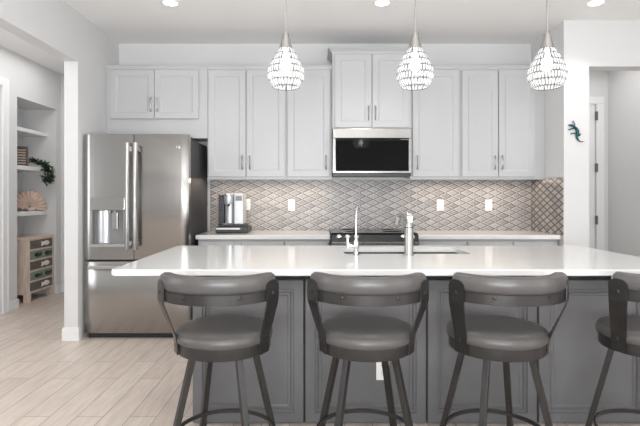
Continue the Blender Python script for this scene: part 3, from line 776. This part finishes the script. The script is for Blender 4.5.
grid_skin(bm, rows, close_u=True); hd = obj('brew_head', bm, 'silver', cm, smooth=True)
bm = bm_new(); box(bm, -.06, -.005, -.102, -.03, .300, .330, .006); obj('lift_handle', bm, 'chrome', hd)
bm = bm_new(); lathe(bm, [(.01, .195), (.016, .219)], 12, (-.033, -.06, 0)); obj('nozzle', bm, 'black', hd)
bm = bm_new(); box(bm, .022, .112, -.09, .12, .022, .322, .008); ct_ = obj('control_column', bm, 'lightsilver', cm)
bm = bm_new(); box(bm, .036, .098, -.0925, -.089, .25, .300, .001); obj('display', bm, 'grey', ct_)
for z in (.19, .215, .235):
    for x in (.05, .084):
        bm = bm_new(); box(bm, x-.010, x+.010, -.0925, -.089, z-.006, z+.006, .001); obj('button', bm, 'silver', ct_)
bm = bm_new(); box(bm, -.08, .018, -.105, -.045, .022, .034, .003); obj('drip_tray', bm, 'grey', cm)

# ------------------------------------------------------------------ outlets
def outlet(label, loc, group='white wall outlets on the backsplash'):
    t = thing('wall_outlet', label, 'outlet', loc, 0, group)
    bm = bm_new(); box(bm, -.036, .036, -.006, 0, -.058, .058, .002); pl = obj('cover_plate', bm, 'plate', t)
    bm = bm_new(); box(bm, -.0175, .0175, -.0075, -.005, -.034, .034, .001); rc = obj('receptacle', bm, 'trim', t)
    for z in (-.018, .018):
        bm = bm_new()
        for x in (-.0065, .0065): box(bm, x-.001, x+.001, -.0079, -.007, z-.004+.003, z+.007)
        lathe(bm, [(.0022, .0072), (.0022, .0079)], 8, (0, 0, z-.008), 'y')
        obj('slots', bm, 'slot', rc)
    return t
o1 = outlet('white outlet on the tile, partly behind the coffee maker', (-.735, 5.0875, 1.17))
for x, lab in ((-.268, 'white outlet on the tile between the coffee maker and the range'), (1.292, 'white outlet on the tile right of the range, the nearer one to it'), (1.80, 'white outlet on the tile at the right, closest to the corner')):
    dup(o1, (x, 5.0875, 1.165), 0, lab)
dup(o1, (.362, 2.6745, .30), 0, 'white outlet low on the island panel behind the second stool', 'outlet on the island')

# ------------------------------------------------------------------ gecko on the pier
gk = thing('gecko_ornament', 'small dark teal metal gecko ornament hung on the right pier wall', 'ornament', (2.36, 4.42, 1.84))
K = 1/109.7
def gp(px, py, y=-.012): return ((px-578.5)*K, y, (132.5-py)*K)
bm = bm_new()
path = [(570.2, 125.7), (572, 125.6), (574, 125.9), (576, 127), (578, 129), (579.4, 131.5), (579.4, 134), (578.6, 136.2), (578.8, 138.2), (580, 140.3), (581.8, 141.8), (583.8, 142.3), (586, 141.6)]
rad = [.004, .010, .0125, .010, .013, .016, .0155, .012, .0095, .007, .0055, .004, .002]
tube(bm, [gp(*p) for p in path], rad, 10); gb = obj('body', bm, 'teal', gk, smooth=True)
for legp in ([(576.5, 127.5), (577, 124.5), (575.6, 122.2)], [(576, 128.6), (573.5, 129.3), (571.4, 130.2)], [(578.6, 133.8), (576, 133.5), (573.8, 134.2)], [(579.2, 135.2), (581.5, 136.2), (582.6, 134.8)]):
    bm = bm_new(); tube(bm, [gp(x, y, -.006) for x, y in legp], [.007, .0055, .004], 8)
    ex, ey = legp[-1]
    for dx, dy in ((-1.3, .6), (-1.2, -.6), (0, -1.4), (.9, -.8)): tube(bm, [gp(ex, ey, -.004), gp(ex+dx, ey+dy, -.004)], [.003, .0015], 6)
    obj('leg', bm, 'teal', gk, smooth=True)

# ------------------------------------------------------------------ niche shelves and what stands on them
NG = 'white shelves in the niche'
for z, th, lab in ((2.072, .045, 'empty top shelf of the wall niche'), (1.623, .050, 'niche shelf holding the slatted box and the garland'), (1.075, .050, 'niche shelf holding the shell, just above the chest')):
    bm = bm_new(); box(bm, -3.80, -3.48, 5.45, 6.27, z-th, z, .002); tag(obj('niche_shelf', bm, 'trim'), lab, 'shelf', NG)

ch = thing('chest_of_drawers', 'rustic wooden chest with five brown and green drawers in the niche', 'chest of drawers', (-3.40, 5.985, 0), PI/2)
W2 = .275; DP = .36; T0 = .115; H = .765       # local: front at y=0 facing -Y, depth to +Y
bm = bm_new(); box(bm, -W2, W2, .012, DP, T0-.02, H-.025); obj('carcass', bm, 'rawwood', ch)
bm = bm_new(); box(bm, -W2-.012, W2+.012, -.008, DP, H-.025, H, .003); obj('top', bm, 'rawwood', ch)
bm = bm_new(); box(bm, -W2, -W2+.035, -.001, .0125, T0-.02, H-.025); box(bm, W2-.035, W2, -.001, .0125, T0-.02, H-.025)
hh = (H-.025-T0)/5
for i in range(6): 
    z = T0+hh*i; box(bm, -W2+.035, W2-.035, -.001, .0125, z-.011, z+.011 if i < 5 else z)
obj('face_frame', bm, 'lightslat' if False else 'rawwood', ch)
for x in (-W2+.03, W2-.03):
    for y in (.03, DP-.03):
        bm = bm_new(); box(bm, x-.03, x+.03, y-.03, y+.03, 0, T0-.02, .002); obj('foot', bm, 'rawwood', ch)
def fish(bm, x, z, ln, right=True):
    s = 1 if right else -1
    pts = [(-.5, 0), (-.40, .11), (-.22, .17), (0, .17), (.18, .09), (.30, .04), (.5, .16), (.44, 0), (.5, -.16), (.30, -.04), (.18, -.09), (0, -.17), (-.22, -.17), (-.40, -.11)]
    rows = [[(x+s*px*ln*k, y, z+pz*ln*k) for px, pz in pts] for y, k in ((0.0, 1), (-.012, 1), (-.018, .8))]
    grid_skin(bm, rows, close_u=True)
for i in range(5):
    z0 = T0+hh*i+.013; z1 = T0+hh*(i+1)-.013; brown = i in (0, 2, 4)
    bm = bm_new(); box(bm, -W2+.038, W2-.038, -.004, .012, z0, z1, .003)
    d = obj('drawer', bm, 'brownwood' if brown else 'greenwood', ch)
    d['label'] = 'brown drawer with one white fish pull' if brown else 'green drawer with two black fish pulls'
    for x in ((.07,) if brown else (-.085, .135)):
        bm = bm_new(); fish(bm, x, (z0+z1)/2, .17 if brown else .14, not brown)
        for v in bm.verts: v.co.y -= .0042
        obj('fish_pull', bm, 'whiteiron' if brown else 'blackiron', d)

# fan shell
sh = thing('shell_ornament', 'large blush-pink fan shell standing on the lowest niche shelf', 'ornament', (-3.615, 6.10, 1.0765), math.atan2(3.615, 6.10)*-1+2*math.atan2(3.615, 6.10))
bm = bm_new(); rows = []
nr, na = 8, 64
for i in range(nr+1):
    f = i/nr; row = []
    for j in range(na+1):
        a = math.radians(-104+208*j/na)
        rib = math.cos(a*11*180/104/ (180/PI) * (PI/ (PI)) * 1.0) if False else math.cos(j/na*2*PI*13)
        r = .02+f*(.185+.006*rib*f)*(1-.10*abs(math.sin(a))**4)
        x = r*math.sin(a)*.98; z = .045+r*math.cos(a)
        z = max(z, .002)
        y = -.055*math.sin(PI*min(1, f*1.02)*.9)-.010*rib*f
        row.append((x, y, z))
    rows.append(row)
front = rows
grid_skin(bm, front, cap=False)
bmesh.ops.solidify(bm, geom=bm.faces[:], thickness=.008)
obj('shell_fan', bm, 'shell', sh, smooth=True)
bm = bm_new(); box(bm, -.06, .06, -.03, .02, 0, .045, .012); obj('shell_hinge', bm, 'shell', sh, smooth=True)

# slatted box frame
cv = math.atan2(3.62, 6.0)
bx = thing('slatted_box', 'small dark wooden box frame with pale slats on the middle niche shelf', 'ornament', (-3.60, 5.88, 1.623), cv)
bm = bm_new()
for a, b_, c, d in ((-.085, -.066, 0, .24), (.066, .085, 0, .24), (-.066, .066, 0, .019), (-.066, .066, .221, .24)): box(bm, a, b_, -.03, .03, c, d)
box(bm, -.066, .066, .022, .03, .019, .221)
obj('frame', bm, 'darkwood', bx)
for i in range(6):
    bm = bm_new(); z = .030+i*.032; box(bm, -.06, .06, -.014, .0215, z, z+.017, .002); obj('slat', bm, 'lightslat', bx)
# garland
ga = thing('leaf_garland', 'dark green leafy garland trailing over the middle niche shelf edge', 'plant', (-3.455, 6.165, 1.626))
pth = [(-.14, -.02, .075), (-.10, -.02, .07), (-.05, -.03, .055), (0, -.05, .04), (.03, -.06, .03), (.06, -.05, .01), (.08, -.03, -.05), (.085, -.02, -.11), (.075, -.02, -.16)]
bm = bm_new(); tube(bm, pth, .005, 6); tube(bm, [(.03, -.06, .03), (.045, -.07, -.03), (.04, -.07, -.12), (.035, -.07, -.19)], .004, 6); obj('stem', bm, 'stem', ga)
bm = bm_new()
def leaf(bm, p, d, ln, wd):
    d = d.normalized(); s = d.orthogonal().normalized(); s = (Matrix.Rotation(random.uniform(0, 2*PI), 3, d) @ s)
    nrm = d.cross(s)*.15*wd
    pts = [p, p+d*ln*.35+s*wd+nrm, p+d*ln, p+d*ln*.35-s*wd+nrm]
    v = [bm.verts.new(q) for q in pts]; bm.faces.new((v[0], v[1], v[2])); bm.faces.new((v[0], v[2], v[3]))
P_ = [Vector(p) for p in pth]+[Vector((.045, -.07, -.03)), Vector((.04, -.07, -.12)), Vector((.036, -.07, -.17))]
for p in P_:
    for q in range(34):
        o_ = Vector((random.gauss(0, .014), random.gauss(0, .014), random.gauss(0, .014)))
        pp = p+o_
        if pp.x < .02 and pp.z < .03: pp.z = .03
        d = Vector((random.uniform(-.6, 1), random.uniform(-1, .6), random.uniform(-.25, .5) if pp.x < .02 else random.uniform(-1, .3)))
        leaf(bm, pp, d, random.uniform(.04, .07), .011)
obj('leaves', bm, 'leaf', ga)
# two little dark beads beside the shell
for i, (x, y, r, lab) in enumerate(((-3.555, 5.80, .026, 'small dark round ornament in front of the shell, left one'), (-3.50, 5.84, .022, 'small dark round ornament in front of the shell, right one'))):
    bm = bm_new(); lathe(bm, [(.002, 0), (r*.6, .002), (r, r*.7), (r*.9, r*1.2), (r*.4, r*1.6), (.002, r*1.65)], 16)
    tag(obj('bead_ornament', bm, 'hinge', smooth=True), lab, 'ornament', 'small ornaments by the shell').location = (x, y, 1.075)
